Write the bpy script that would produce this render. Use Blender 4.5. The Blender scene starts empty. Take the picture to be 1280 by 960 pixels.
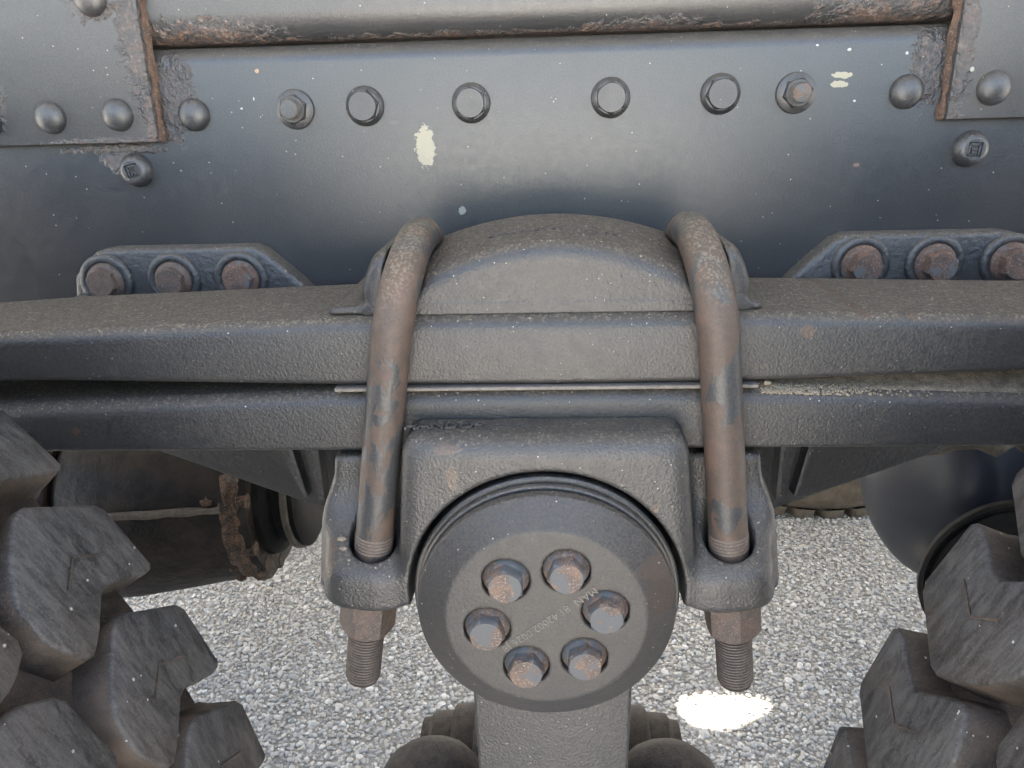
import bpy, bmesh, math, random
import numpy as np
from mathutils import Vector, Matrix, Quaternion
R = math.radians
random.seed(7)
rng = np.random.default_rng(7)
sc = bpy.context.scene
COL = sc.collection

# ------------------------------------------------------------------ camera
PITCH, YAW, ROLL = R(20), R(3.1), R(-1.65)
CAM = Vector((0.005, -0.7, 0.95))
fw = Vector((-math.sin(YAW)*math.cos(PITCH), math.cos(YAW)*math.cos(PITCH), -math.sin(PITCH)))
rt = Vector((math.cos(YAW), math.sin(YAW), 0)); up = rt.cross(fw)
r2 = rt*math.cos(ROLL) + up*math.sin(ROLL); u2 = -rt*math.sin(ROLL) + up*math.cos(ROLL)
cd = bpy.data.cameras.new('camera'); cam = bpy.data.objects.new('camera', cd); COL.objects.link(cam)
M3 = Matrix((r2, u2, -fw)).transposed()
cam.matrix_world = Matrix.Translation(CAM) @ M3.to_4x4()
cd.sensor_width = 36; cd.lens = 27; cd.clip_start = 0.02; cd.clip_end = 200
sc.camera = cam

# ------------------------------------------------------------------ sky, sun, exposure
SUN_EL, SUN_AZ = R(68), R(-20)                 # the sun stands behind the truck, a little to the left
w = bpy.data.worlds.new('World'); sc.world = w; w.use_nodes = True
nt = w.node_tree; bg = nt.nodes['Background']
sky = nt.nodes.new('ShaderNodeTexSky'); sky.sky_type = 'NISHITA'; sky.sun_disc = False
sky.sun_elevation = SUN_EL; sky.sun_rotation = SUN_AZ; sky.dust_density = 2.5; sky.air_density = 1.0
nt.links.new(sky.outputs[0], bg.inputs[0]); bg.inputs[1].default_value = 0.11
sl = bpy.data.lights.new('sun', 'SUN'); sl.energy = 5.0; sl.angle = R(0.5); sl.color = (1, .95, .88)
so = bpy.data.objects.new('sun', sl); COL.objects.link(so); so.location = (-1, 3, 6)
sd = Vector((math.sin(SUN_AZ)*math.cos(SUN_EL), math.cos(SUN_AZ)*math.cos(SUN_EL), math.sin(SUN_EL)))
so.rotation_mode = 'QUATERNION'; so.rotation_quaternion = (-sd).to_track_quat('-Z', 'Y')
sc.view_settings.view_transform = 'Standard'; sc.view_settings.look = 'None'
sc.view_settings.exposure = 3.5; sc.view_settings.gamma = 1
sc.view_settings.use_curve_mapping = False
sc.view_settings.use_white_balance = True      # the camera balanced for shade
sc.view_settings.white_balance_temperature = 7600; sc.view_settings.white_balance_tint = 10

# ------------------------------------------------------------------ node helpers
class NT:
    def __init__(s, name):
        s.m = bpy.data.materials.new(name); s.m.use_nodes = True
        s.t = s.m.node_tree; s.b = s.t.nodes['Principled BSDF']
        s.co = s.t.nodes.new('ShaderNodeTexCoord').outputs['Object']
        s.geo = s.t.nodes.new('ShaderNodeNewGeometry')
    def lk(s, a, b): s.t.links.new(a, b)
    def inp(s, sock, v):
        if hasattr(v, 'is_output') or isinstance(v, bpy.types.NodeSocket): s.lk(v, sock)
        else: sock.default_value = v
    def math(s, op, a, b=0.0, c=0.0):
        n = s.t.nodes.new('ShaderNodeMath'); n.operation = op
        for i, v in enumerate((a, b, c)): s.inp(n.inputs[i], v)
        return n.outputs[0]
    def noise(s, scale, detail=3, rough=.55, vec=None, dist=0.0):
        n = s.t.nodes.new('ShaderNodeTexNoise'); n.inputs['Scale'].default_value = scale
        n.inputs['Detail'].default_value = detail; n.inputs['Roughness'].default_value = rough
        n.inputs['Distortion'].default_value = dist
        s.lk(vec or s.co, n.inputs['Vector']); return n.outputs['Fac']
    def voro(s, scale, vec=None, feat='F1', rnd=1.0):
        n = s.t.nodes.new('ShaderNodeTexVoronoi'); n.inputs['Scale'].default_value = scale; n.feature = feat
        n.inputs['Randomness'].default_value = rnd
        s.lk(vec or s.co, n.inputs['Vector']); return n.outputs
    def mapr(s, v, a, b, c=0.0, d=1.0, smooth=True):
        n = s.t.nodes.new('ShaderNodeMapRange'); n.interpolation_type = 'SMOOTHSTEP' if smooth else 'LINEAR'
        s.inp(n.inputs[0], v)
        for i, x in enumerate((a, b, c, d)): n.inputs[i+1].default_value = x
        return n.outputs[0]
    def mix(s, f, a, b):
        n = s.t.nodes.new('ShaderNodeMix'); n.data_type = 'RGBA'
        s.inp(n.inputs[0], f)
        for i, v in ((6, a), (7, b)):
            if isinstance(v, tuple): n.inputs[i].default_value = (*v, 1)
            else: s.lk(v, n.inputs[i])
        return n.outputs[2]
    def mixf(s, f, a, b):
        n = s.t.nodes.new('ShaderNodeMix'); n.data_type = 'FLOAT'
        s.inp(n.inputs[0], f); s.inp(n.inputs[2], a); s.inp(n.inputs[3], b); return n.outputs[0]
    def scale(s, v, vec=None):
        n = s.t.nodes.new('ShaderNodeMapping'); n.inputs['Scale'].default_value = v
        s.lk(vec or s.co, n.inputs['Vector']); return n.outputs[0]
    def sep(s, v):
        n = s.t.nodes.new('ShaderNodeSeparateXYZ'); s.lk(v, n.inputs[0]); return n.outputs
    def bump(s, h, strength, dist, prev=None):
        n = s.t.nodes.new('ShaderNodeBump'); n.inputs['Strength'].default_value = strength
        n.inputs['Distance'].default_value = dist; s.lk(h, n.inputs['Height'])
        if prev is not None: s.lk(prev, n.inputs['Normal'])
        return n.outputs[0]
    def done(s, col, rough, normal=None, spec=.5, metal=0.0):
        s.inp(s.b.inputs['Base Color'], (*col, 1) if isinstance(col, tuple) else col)
        s.inp(s.b.inputs['Roughness'], rough)
        s.b.inputs['Specular IOR Level'].default_value = spec
        s.b.inputs['Metallic'].default_value = metal
        if normal is not None: s.lk(normal, s.b.inputs['Normal'])
        return s.m

DUST = (.105, .086, .061)
def paint(name, a=(.052, .060, .072), b=(.075, .080, .088), rough=.42, ham=300., hamd=.0006, hams=.5, dust=.55, film=.35,
          rust=0., rustscale=22., rustcol=(.19, .10, .065), chips=(), rot=(), specks=.5, dustcol=DUST, spec=.7, ior=1.65, grainb=.45):
    """weathered grey-blue paint: film of fine dust, more of it on faces that look up, grit specks, rust spots"""
    n = NT(name)
    big = n.noise(9, 3); fine = n.noise(640, 3, .75); mid = n.noise(120, 3)
    col = n.mix(n.mapr(big, .3, .7), a, b)
    # film of dust everywhere, broken up
    fmask = n.math('MULTIPLY', n.mapr(fine, .41, .59), min(1, film*1.25))
    fmask = n.math('MULTIPLY', fmask, n.mapr(big, .2, .75, .45, 1.0))
    col = n.mix(fmask, col, dustcol)
    nz = n.sep(n.geo.outputs['Normal'])[2]
    up_ = n.mapr(nz, .35, .95)
    g1 = n.mapr(n.noise(700, 3, .65), .28, .62)
    dm = n.math('MULTIPLY', n.math('MULTIPLY', up_, dust), n.math('ADD', n.math('MULTIPLY', g1, .6), n.mapr(mid, .3, .7, .15, .45)))
    gr = n.sep(n.voro(640)['Color'])
    grain = n.mix(n.mapr(gr[1], .55, .95), tuple(c*.62 for c in dustcol), tuple(c*1.75 for c in dustcol))
    col = n.mix(dm, col, grain)
    rgh = n.math('ADD', n.math('MULTIPLY', dm, .4), n.mapr(mid, .3, .7, rough-.02, rough+.04))
    rgh = n.math('ADD', rgh, n.math('MULTIPLY', fmask, .35))
    h = n.noise(ham, 2, .5)
    if rust > 0:
        rm = n.noise(rustscale, 5, .65)
        rmk = n.mapr(rm, .74-rust*.25, .80-rust*.25)
        rc = n.mix(n.noise(260, 3), rustcol, tuple(c*.55 for c in rustcol))
        col = n.mix(n.math('MULTIPLY', rmk, .8), col, rc); rgh = n.math('ADD', rgh, n.math('MULTIPLY', rmk, .3))
    if dust > .3:                                           # grit lying on what looks up
        vg = n.voro(360); cg = n.sep(vg['Color'])
        sg_ = n.math('MULTIPLY', n.math('LESS_THAN', vg['Distance'], n.mapr(cg[1], 0, 1, .06, .34, False)), n.math('GREATER_THAN', cg[0], .80))
        col = n.mix(n.math('MULTIPLY', n.math('MULTIPLY', sg_, up_), .75), col, n.mix(cg[2], (.13, .105, .075), (.40, .36, .29)))
    corr = None
    xyz = n.sep(n.geo.outputs['Position'])
    def ell(cx, cz, rx, rz, ns, amp):
        wob = n.math('MULTIPLY', n.math('SUBTRACT', n.noise(ns, 4, .65), .5), amp)
        dx = n.math('DIVIDE', n.math('SUBTRACT', xyz[0], cx), rx); dz = n.math('DIVIDE', n.math('SUBTRACT', xyz[2], cz), rz)
        d = n.math('SQRT', n.math('ADD', n.math('MULTIPLY', dx, dx), n.math('MULTIPLY', dz, dz)))
        return n.math('ADD', d, wob)
    for (cx, cz, rx, rz, amt) in rot:                       # corroded, flaking zones
        m = n.mapr(ell(cx, cz, rx, rz, 110, 2.8), 1.12, .55)
        corr = m if corr is None else n.math('MAXIMUM', corr, m)
        fl = n.mapr(n.noise(170, 4, .7), .40, .60)
        rc = n.mix(n.mapr(n.noise(400, 3), .35, .65), (.15, .078, .052), (.062, .042, .036))
        rc = n.mix(n.mapr(n.noise(240, 2), .52, .66), rc, (.22, .165, .135))
        col = n.mix(n.math('MULTIPLY', n.math('MULTIPLY', m, fl), amt), col, rc)
        rgh = n.math('ADD', rgh, n.math('MULTIPLY', m, .15))
    for (cx, cz, rx, rz, cc) in chips:
        m = n.mapr(ell(cx, cz, rx, rz, 190, 1.9), 1.02, .96)
        col = n.mix(m, col, cc)
    if specks > 0:                                          # grit: light and dark specks
        v = n.voro(520); cr = n.sep(v['Color'])
        s1 = n.math('MULTIPLY', n.math('LESS_THAN', v['Distance'], n.mapr(cr[1], 0, 1, .04, .30, False)), n.math('GREATER_THAN', cr[0], 1-.05*specks))
        col = n.mix(n.math('MULTIPLY', s1, .8), col, (.40, .37, .32))
        v2 = n.voro(300); c2 = n.sep(v2['Color'])
        s2 = n.math('MULTIPLY', n.math('LESS_THAN', v2['Distance'], n.mapr(c2[1], 0, 1, .05, .26, False)), n.math('GREATER_THAN', c2[0], 1-.05*specks))
        col = n.mix(n.math('MULTIPLY', s2, .7), col, (.03, .028, .027))
    nm = n.bump(h, hams, hamd)
    nm = n.bump(fine, grainb, .0005, nm)
    if dust > .3:
        nm = n.bump(n.math('MULTIPLY', g1, up_), .5, .0006, nm)
    if corr is not None:
        nm = n.bump(n.math('MULTIPLY', n.noise(230, 4, .6), corr), .85, .0028, nm)
    n.b.inputs['IOR'].default_value = ior
    return n.done(col, rgh, nm, spec)

def patchy_bolt(name, seedscale=(26, 26, 14), thr=.47, dust=.6):
    """rod whose grey paint has worn through to brown primer and rust in hard-edged patches"""
    n = NT(name)
    p = n.noise(1.0, 5, .62, n.scale(seedscale), .4)
    m = n.mapr(p, thr-.012, thr+.012)
    brown = n.mix(n.mapr(n.noise(160, 4), .3, .7), (.070, .045, .035), (.047, .034, .029))
    brown = n.mix(n.mapr(n.noise(40, 3), .5, .7), brown, (.092, .056, .043))
    col = n.mix(m, brown, n.mix(n.noise(200, 2), (.020, .025, .031), (.033, .037, .041)))
    fine = n.noise(1300, 2, .6)
    col = n.mix(n.math('MULTIPLY', n.mapr(n.noise(640, 3, .75), .42, .62), .35), col, DUST)
    nz = n.sep(n.geo.outputs['Normal'])[2]
    dm = n.math('MULTIPLY', n.math('MULTIPLY', n.mapr(nz, .15, .8), dust), n.mapr(n.noise(600, 3, .65), .3, .6, .35, 1.))
    gr = n.sep(n.voro(640)['Color'])
    col = n.mix(dm, col, n.mix(n.mapr(gr[1], .4, .95), (.085, .07, .052), (.22, .185, .14)))
    rgh = n.math('ADD', n.mapr(m, 0, 1, .62, .46), n.math('MULTIPLY', dm, .4))
    nm = n.bump(n.noise(400, 3), .35, .0005); nm = n.bump(m, .4, .0003, nm)
    return n.done(col, rgh, nm)

def rusty(name, a=(.20, .105, .07), b=(.085, .06, .052), c=(.25, .19, .15), grey=0.45, rough=.7):
    n = NT(name)
    col = n.mix(n.mapr(n.noise(110, 4, .65), .35, .65), a, b)
    col = n.mix(n.mapr(n.noise(700, 3), .52, .68), col, c)
    if grey: col = n.mix(n.mapr(n.noise(70, 3), 1-grey-.04, 1-grey+.02), col, (.085, .088, .09))
    nm = n.bump(n.noise(500, 4, .65), .6, .0008)
    return n.done(col, rough, nm)

def rubber(name, dirt=.3, base=(.007, .0072, .008), worn=(.046, .0455, .045)):
    n = NT(name)
    oi = n.t.nodes.new('ShaderNodeObjectInfo')
    off = n.t.nodes.new('ShaderNodeVectorMath'); off.operation = 'ADD'; n.lk(n.co, off.inputs[0])
    cmb = n.t.nodes.new('ShaderNodeCombineXYZ'); rr = n.math('MULTIPLY', oi.outputs['Random'], 37.)
    for k in range(3): n.lk(rr, cmb.inputs[k])
    n.lk(cmb.outputs[0], off.inputs[1]); co = off.outputs[0]
    st = n.noise(1.0, 5, .68, n.scale((150, 330, 75), co), .6)
    st2 = n.noise(1.0, 4, .65, n.scale((60, 120, 45), co), .4)
    m = n.math('ADD', n.math('MULTIPLY', st, .65), n.math('MULTIPLY', st2, .35))
    col = n.mix(n.mapr(m, .36, .64), base, worn)
    col = n.mix(n.mapr(n.noise(900, 3, .7, co), .5, .68, 0, .6), col, (.06, .06, .06))
    col = n.mix(n.math('MULTIPLY', n.mapr(n.noise(18, 4, .6, co), .4, .7), dirt), col, (.075, .056, .043))
    v = n.voro(330, co); c = n.sep(v['Color'])
    sp = n.math('MULTIPLY', n.math('LESS_THAN', v['Distance'], n.mapr(c[1], 0, 1, .04, .28, False)), n.math('GREATER_THAN', c[0], .965))
    col = n.mix(n.math('MULTIPLY', sp, .7), col, (.32, .30, .28))
    nm = n.bump(st, .2, .0008); nm = n.bump(n.noise(520, 4, .7, co), .5, .0006, nm)
    return n.done(col, n.mapr(st2, .3, .7, .5, .75), nm, .4)

def dirt_mat(name, a, b, rough=.85, scale=60., bd=.002, spec=.35):
    n = NT(name)
    col = n.mix(n.mapr(n.noise(scale, 5, .65), .32, .68), a, b)
    col = n.mix(n.mapr(n.noise(900, 2), .5, .75, 0, .4), col, tuple(min(1, x*2.2) for x in b))
    return n.done(col, rough, n.bump(n.noise(scale*4, 4, .65), .7, bd), spec)

CREAM = (.26, .235, .165)
WHITE = (.40, .385, .35)
M = {}
M['rail'] = paint('rail_paint', (.012, .016, .022), (.017, .0205, .026), spec=.62, grainb=.22, rough=.32, ham=520, hamd=.00025, hams=.35, film=.19, dust=.45, specks=.25,
    chips=[(-.103, .917, .0082, .0175, CREAM), (-.0735, .8615, .003, .0036, (.22, .22, .20)), (.2495, .9655, .0085, .0026, CREAM),
           (.2485, .9585, .0075, .0026, CREAM), (.253, .985, .0014, .001, WHITE), (.227, .989, .0011, .0009, WHITE), (.262, .945, .0011, .0009, WHITE),
           (.30, .981, .001, .0011, WHITE), (-.062, .8985, .003, .0024, (.05, .045, .04)), (-.068, .905, .0015, .003, (.05, .045, .04)), (-.129, .938, .004, .002, (.04, .04, .042)),
           (-.244, .983, .0017, .0017, (.30, .17, .09)), (-.25, .9605, .0006, .0016, WHITE), (-.262, .953, .001, .0007, WHITE), (.27, .893, .003, .0016, (.14, .09, .07)),
           (.148, .951, .003, .001, WHITE)],
    rot=[(-.320, .962, .019, .034, .3), (.320, .972, .016, .032, .35), (-.380, .922, .05, .004, .45), (-.377, .912, .016, .010, .35)])
M['subframe'] = paint('subframe_paint', (.016, .02, .027), (.022, .026, .032), spec=.7, rough=.40, ham=400, hamd=.0003, hams=.4, film=.3, dust=.6, rust=.25, rustscale=30,
    rot=[(-.29, 1.010, .06, .015, 1.0), (.285, 1.011, .055, .016, .8), (.09, 1.007, .05, .007, .6), (0, 1.0045, .4, .0045, .9)])
M['plate'] = paint('plate_paint', (.016, .02, .027), (.022, .026, .032), spec=.7, rough=.40, ham=450, hamd=.0003, hams=.4, film=.28, dust=.5, specks=.4,
    chips=[(.349, .9665, .0018, .0016, WHITE)],
    rot=[(-.342, 1.005, .014, .05, .4), (-.338, .945, .008, .03, .45), (.342, .99, .007, .07, .45), (-.478, .965, .013, .022, .25), (-.375, .929, .06, .003, .4), (-.372, 1.036, .019, .011, .6)])
M['bolt_paint'] = paint('bolt_paint', (.016, .020, .027), (.022, .026, .032), spec=.6, rough=.38, ham=420, hamd=.0002, hams=.3, film=.26, dust=.4, rust=.12, rustscale=60)
M['leaf'] = paint('leaf_paint', a=(.011, .013, .016), b=(.017, .0185, .021), spec=.46, rough=.44, ham=620, hamd=.0010, hams=.45, film=.21, dust=.8, rust=.10, rustscale=30, specks=.9, chips=[(.170, .8075, .0045, .0045, (.060, .040, .028)), (.206, .8185, .004, .003, (.060, .040, .028)), (.236, .8155, .004, .0018, (.060, .040, .028)), (-.33, .742, .003, .003, (.060, .040, .028))])
M['cast'] = paint('casting_paint', a=(.011, .013, .016), b=(.017, .0185, .021), spec=.55, rough=.46, ham=560, hamd=.0012, hams=.6, film=.22, dust=.6, rust=.16, rustscale=28, specks=.7, chips=[(-.062, .7425, .008, .0035, (.060, .040, .028)), (-.060, .722, .0035, .008, (.060, .040, .028)), (-.150, .655, .003, .01, (.060, .040, .028)), (.072, .700, .003, .003, (.060, .040, .028))])
M['clamp'] = paint('clamp_paint', a=(.012, .0135, .0165), b=(.018, .019, .0215), spec=.42, rough=.42, ham=480, hamd=.001, hams=.5, film=.20, dust=.75, rust=.05, specks=.7)
M['hub'] = paint('hub_paint', a=(.014, .0155, .0185), b=(.021, .021, .0225), spec=.42, rough=.5, ham=420, hamd=.0004, hams=.5, film=.30, dust=.5, rust=.14, rustscale=18, specks=.6, chips=[(.076, .655, .010, .022, (.040, .030, .024)), (.070, .668, .010, .008, (.045, .034, .027))])
M['ring'] = paint('ring_paint', a=(.010, .012, .015), b=(.014, .016, .019), rough=.35, ham=420, hamd=.0002, hams=.3, film=.35, dust=.6)
M['bracket'] = paint('bracket_paint', a=(.008, .011, .016), b=(.012, .015, .019), rough=.48, ham=260, hamd=.0013, hams=.8, film=.15, dust=.7, rust=.06, specks=.6)
M['darkblue'] = dirt_mat('tank_paint', (.008, .011, .018), (.012, .015, .022), .42, 30, .0002, .3)
M['rust_dark'] = rusty('crusted_rust', (.070, .036, .021), (.010, .008, .0065), (.15, .105, .07), .12, .9)
M['ubolt_a'] = patchy_bolt('u_bolt_finish', (24, 24, 15), .52)
M['ubolt_b'] = patchy_bolt('u_bolt_finish_browner', (24, 24, 15), .56)
M['thread'] = rusty('thread_steel', (.13, .10, .082), (.09, .073, .062), (.17, .14, .115), 0, .6)
M['thread_shade'] = dirt_mat('thread_shade', (.030, .023, .019), (.05, .04, .033), .9, 200, .0004)
M['nut'] = rusty('nut_rust', (.10, .066, .052), (.06, .047, .041), (.14, .11, .09), .30, .6)
M['rust_bolt'] = rusty('rusty_bolt', (.12, .068, .05), (.065, .046, .04), (.18, .13, .105), .38)
M['hub_bolt'] = rusty('hub_bolt_rust', (.14, .09, .066), (.075, .06, .053), (.22, .17, .135), .5)
M['rust'] = rusty('rust_scale', (.10, .058, .040), (.05, .032, .025), (.17, .12, .09), .2, .85)
M['liner'] = dirt_mat('liner_steel', (.12, .105, .092), (.17, .15, .13), .6, 120, .0005)
M['rubber'] = rubber('tyre_rubber', .22)
M['rubber_wall'] = rubber('lug_side_rubber', .8, (.014, .0115, .0098), (.034, .026, .021))
M['carcass'] = dirt_mat('groove_dirt', (.022, .0165, .013), (.05, .037, .029), .85, 50, .0015)
M['dusty_rubber'] = dirt_mat('dusty_tyre_rubber', (.085, .066, .05), (.14, .112, .086), .9, 30, .002)
M['black'] = dirt_mat('black_rubber', (.003, .003, .0033), (.007, .0068, .0068), .6, 90, .0006, .12)
M['boot'] = dirt_mat('dusty_boot_rubber', (.028, .024, .021), (.062, .051, .043), .75, 120, .0015)
M['axle'] = dirt_mat('oily_axle_dirt', (.002, .002, .002), (.022, .0155, .011), .5, 20, .003, .25)
M['axle_light'] = dirt_mat('axle_clay', (.05, .042, .034), (.09, .076, .062), .85, 40, .002)
M['sand'] = dirt_mat('sand', (.17, .14, .10), (.25, .21, .155), .95, 300, .001)
M['packed'] = dirt_mat('dusty_wedge', (.11, .092, .07), (.22, .18, .135), .95, 150, .0022)
M['gap_shade'] = dirt_mat('stone_gap_shade', (.22, .215, .205), (.36, .35, .335), .95, 220, .002)
M['blocker'] = dirt_mat('blocker_pale', (.42, .42, .41), (.55, .55, .53), .7, 30, .001)  # pale colour of the added panel, bounces light onto the ground
def gravel_mat(name, island):
    n = NT(name)
    if island: f = n.geo.outputs['Random Per Island']
    else: f = n.sep(n.voro(125)['Color'])[0]
    r = n.t.nodes.new('ShaderNodeValToRGB'); n.lk(f, r.inputs[0])
    cr = r.color_ramp; cr.interpolation = 'CONSTANT'
    cols = [(0, (.38, .385, .39)), (.14, (.53, .525, .515)), (.32, (.44, .45, .47)), (.5, (.60, .59, .575)), (.62, (.48, .47, .455)), (.74, (.54, .505, .45)), (.83, (.76, .75, .74)), (.93, (.27, .275, .285))]
    cr.elements[0].position = 0; cr.elements[0].color = (*cols[0][1], 1)
    cr.elements[1].position = cols[1][0]; cr.elements[1].color = (*cols[1][1], 1)
    for p, c in cols[2:]:
        e = cr.elements.new(p); e.color = (*c, 1)
    col = n.mix(n.mapr(n.noise(420, 4, .6), .35, .7, 0, .5), r.outputs[0], (.50, .495, .485))
    nm = n.bump(n.noise(600, 3), .4, .0006)
    if not island: nm = n.bump(n.voro(125)['Distance'], 1.0, -.004, nm)
    return n.done(col, .75, nm)
M['stone'] = gravel_mat('gravel_stone', True)
M['bed'] = gravel_mat('gravel_far', False)

# ------------------------------------------------------------------ object helpers
def link_mesh(name, me, mat, parent=None):
    for m in (mat if isinstance(mat, (list, tuple)) else [mat]): me.materials.append(m)
    o = bpy.data.objects.new(name, me); COL.objects.link(o)
    if parent is not None:
        o.parent = parent
    return o
def wpos(o):
    p = Vector((0, 0, 0))
    while o is not None: p += o.location; o = o.parent
    return p
def obj(name, bm, mat, parent=None, sharp=35):
    """bm is in place coordinates; it is shifted into its parent's frame so the thing's Empty can stand at its base"""
    if parent is not None:
        bmesh.ops.translate(bm, verts=bm.verts, vec=-wpos(parent))
    me = bpy.data.meshes.new(name); bm.to_mesh(me); bm.free()
    me.polygons.foreach_set('use_smooth', [True]*len(me.polygons))
    me.set_sharp_from_angle(angle=R(sharp))
    return link_mesh(name, me, mat, parent)
def mesh_np(name, V, F, mat, parent=None, sharp=None):
    V = np.asarray(V, float)
    if parent is not None: V = V - np.array(wpos(parent))
    me = bpy.data.meshes.new(name); n = F.shape[1]
    me.vertices.add(len(V)); me.vertices.foreach_set('co', V.astype(np.float32).ravel())
    me.loops.add(F.size); me.loops.foreach_set('vertex_index', F.astype(np.int32).ravel())
    me.polygons.add(len(F)); me.polygons.foreach_set('loop_start', np.arange(0, F.size, n, dtype=np.int32))
    me.update(calc_edges=True); me.validate()
    me.polygons.foreach_set('use_smooth', [True]*len(me.polygons))
    if sharp: me.set_sharp_from_angle(angle=R(sharp))
    return link_mesh(name, me, mat, parent)
def tag(o, label, cat, group=None):
    o['label'] = label; o['category'] = cat
    if group: o['group'] = group
    return o
def thing(name, label, cat, loc, group=None):
    o = bpy.data.objects.new(name, None); COL.objects.link(o); o.location = loc; o.empty_display_size = .02
    return tag(o, label, cat, group)
def copy_child(o, parent, off):
    c = o.copy(); COL.objects.link(c); c.parent = parent; c.location = Vector(o.location) + Vector(off)
    return c

def frame(axis):
    a = Vector(axis).normalized(); t = Vector((0, 0, 1)) if abs(a.z) < .9 else Vector((1, 0, 0))
    u = t.cross(a).normalized(); return a, u, a.cross(u)
def lathe(bm, prof, org, axis, seg=40, jit=0., phase=0.):
    a, u, v = frame(axis); org = Vector(org); rings = []
    for r, t in prof:
        if r < 1e-6: rings.append([bm.verts.new(org + a*t)]); continue
        rings.append([bm.verts.new(org + a*t + (u*math.cos(phase+2*math.pi*i/seg) + v*math.sin(phase+2*math.pi*i/seg))*(r + random.uniform(-jit, jit))) for i in range(seg)])
    for A, B in zip(rings, rings[1:]):
        for i in range(seg):
            j = (i+1) % seg
            if len(A) == 1 and len(B) == 1: continue
            if len(A) == 1: bm.faces.new((A[0], B[j], B[i]))
            elif len(B) == 1: bm.faces.new((A[i], A[j], B[0]))
            else: bm.faces.new((A[i], A[j], B[j], B[i]))
    bmesh.ops.recalc_face_normals(bm, faces=bm.faces)
def tube(bm, path, rad, seg=24, caps=True):
    P = [Vector(p) for p in path]; rings = []; nrm = None
    for i, p in enumerate(P):
        t = (P[min(i+1, len(P)-1)] - P[max(i-1, 0)]).normalized()
        if nrm is None:
            nrm = t.cross(Vector((1, 0.01, 0))).normalized()
        nrm = (nrm - t*nrm.dot(t)).normalized(); b = t.cross(nrm)
        r = rad[i] if isinstance(rad, (list, tuple)) else rad
        rings.append([bm.verts.new(p + (nrm*math.cos(2*math.pi*k/seg) + b*math.sin(2*math.pi*k/seg))*r) for k in range(seg)])
    for A, B in zip(rings, rings[1:]):
        for i in range(seg): bm.faces.new((A[i], A[(i+1) % seg], B[(i+1) % seg], B[i]))
    if caps: bm.faces.new(rings[0][::-1]); bm.faces.new(rings[-1])
    bmesh.ops.recalc_face_normals(bm, faces=bm.faces)
def prism(bm, poly, y0, y1, bev=0., seg=2):
    """outline in (x, z), thickness y0..y1 (y0 in front); front edge bevelled"""
    A = [bm.verts.new((x, y0, z)) for x, z in poly]; B = [bm.verts.new((x, y1, z)) for x, z in poly]
    f = bm.faces.new(A); bm.faces.new(B[::-1])
    n = len(poly)
    for i in range(n): bm.faces.new((A[i], B[i], B[(i+1) % n], A[(i+1) % n]))
    bmesh.ops.recalc_face_normals(bm, faces=bm.faces)
    if bev: bmesh.ops.bevel(bm, geom=list(f.edges), offset=bev, segments=seg, affect='EDGES', profile=.5)
def rrect(y0, y1, z0, z1, r, n=5):
    """rounded outline in (y, z); r = radii for (y0z0, y1z0, y1z1, y0z1)"""
    out = []
    for (cy, cz, a0, rr) in ((y0, z0, 180, r[0]), (y1, z0, 270, r[1]), (y1, z1, 0, r[2]), (y0, z1, 90, r[3])):
        sy = 1 if cy == y0 else -1; sz = 1 if cz == z0 else -1
        if rr < 1e-6: out.append((cy, cz)); continue
        for k in range(n+1):
            a = R(a0 + 90*k/n); out.append((cy + sy*rr + rr*math.cos(a), cz + sz*rr + rr*math.sin(a)))
    return out
def loft(bm, stations):
    rings = [[bm.verts.new((x, y, z)) for y, z in prof] for x, prof in stations]
    for A, B in zip(rings, rings[1:]):
        n = len(A)
        for i in range(n): bm.faces.new((A[i], A[(i+1) % n], B[(i+1) % n], B[i]))
    bm.faces.new(rings[0]); bm.faces.new(rings[-1][::-1])
    bmesh.ops.recalc_face_normals(bm, faces=bm.faces)

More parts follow.
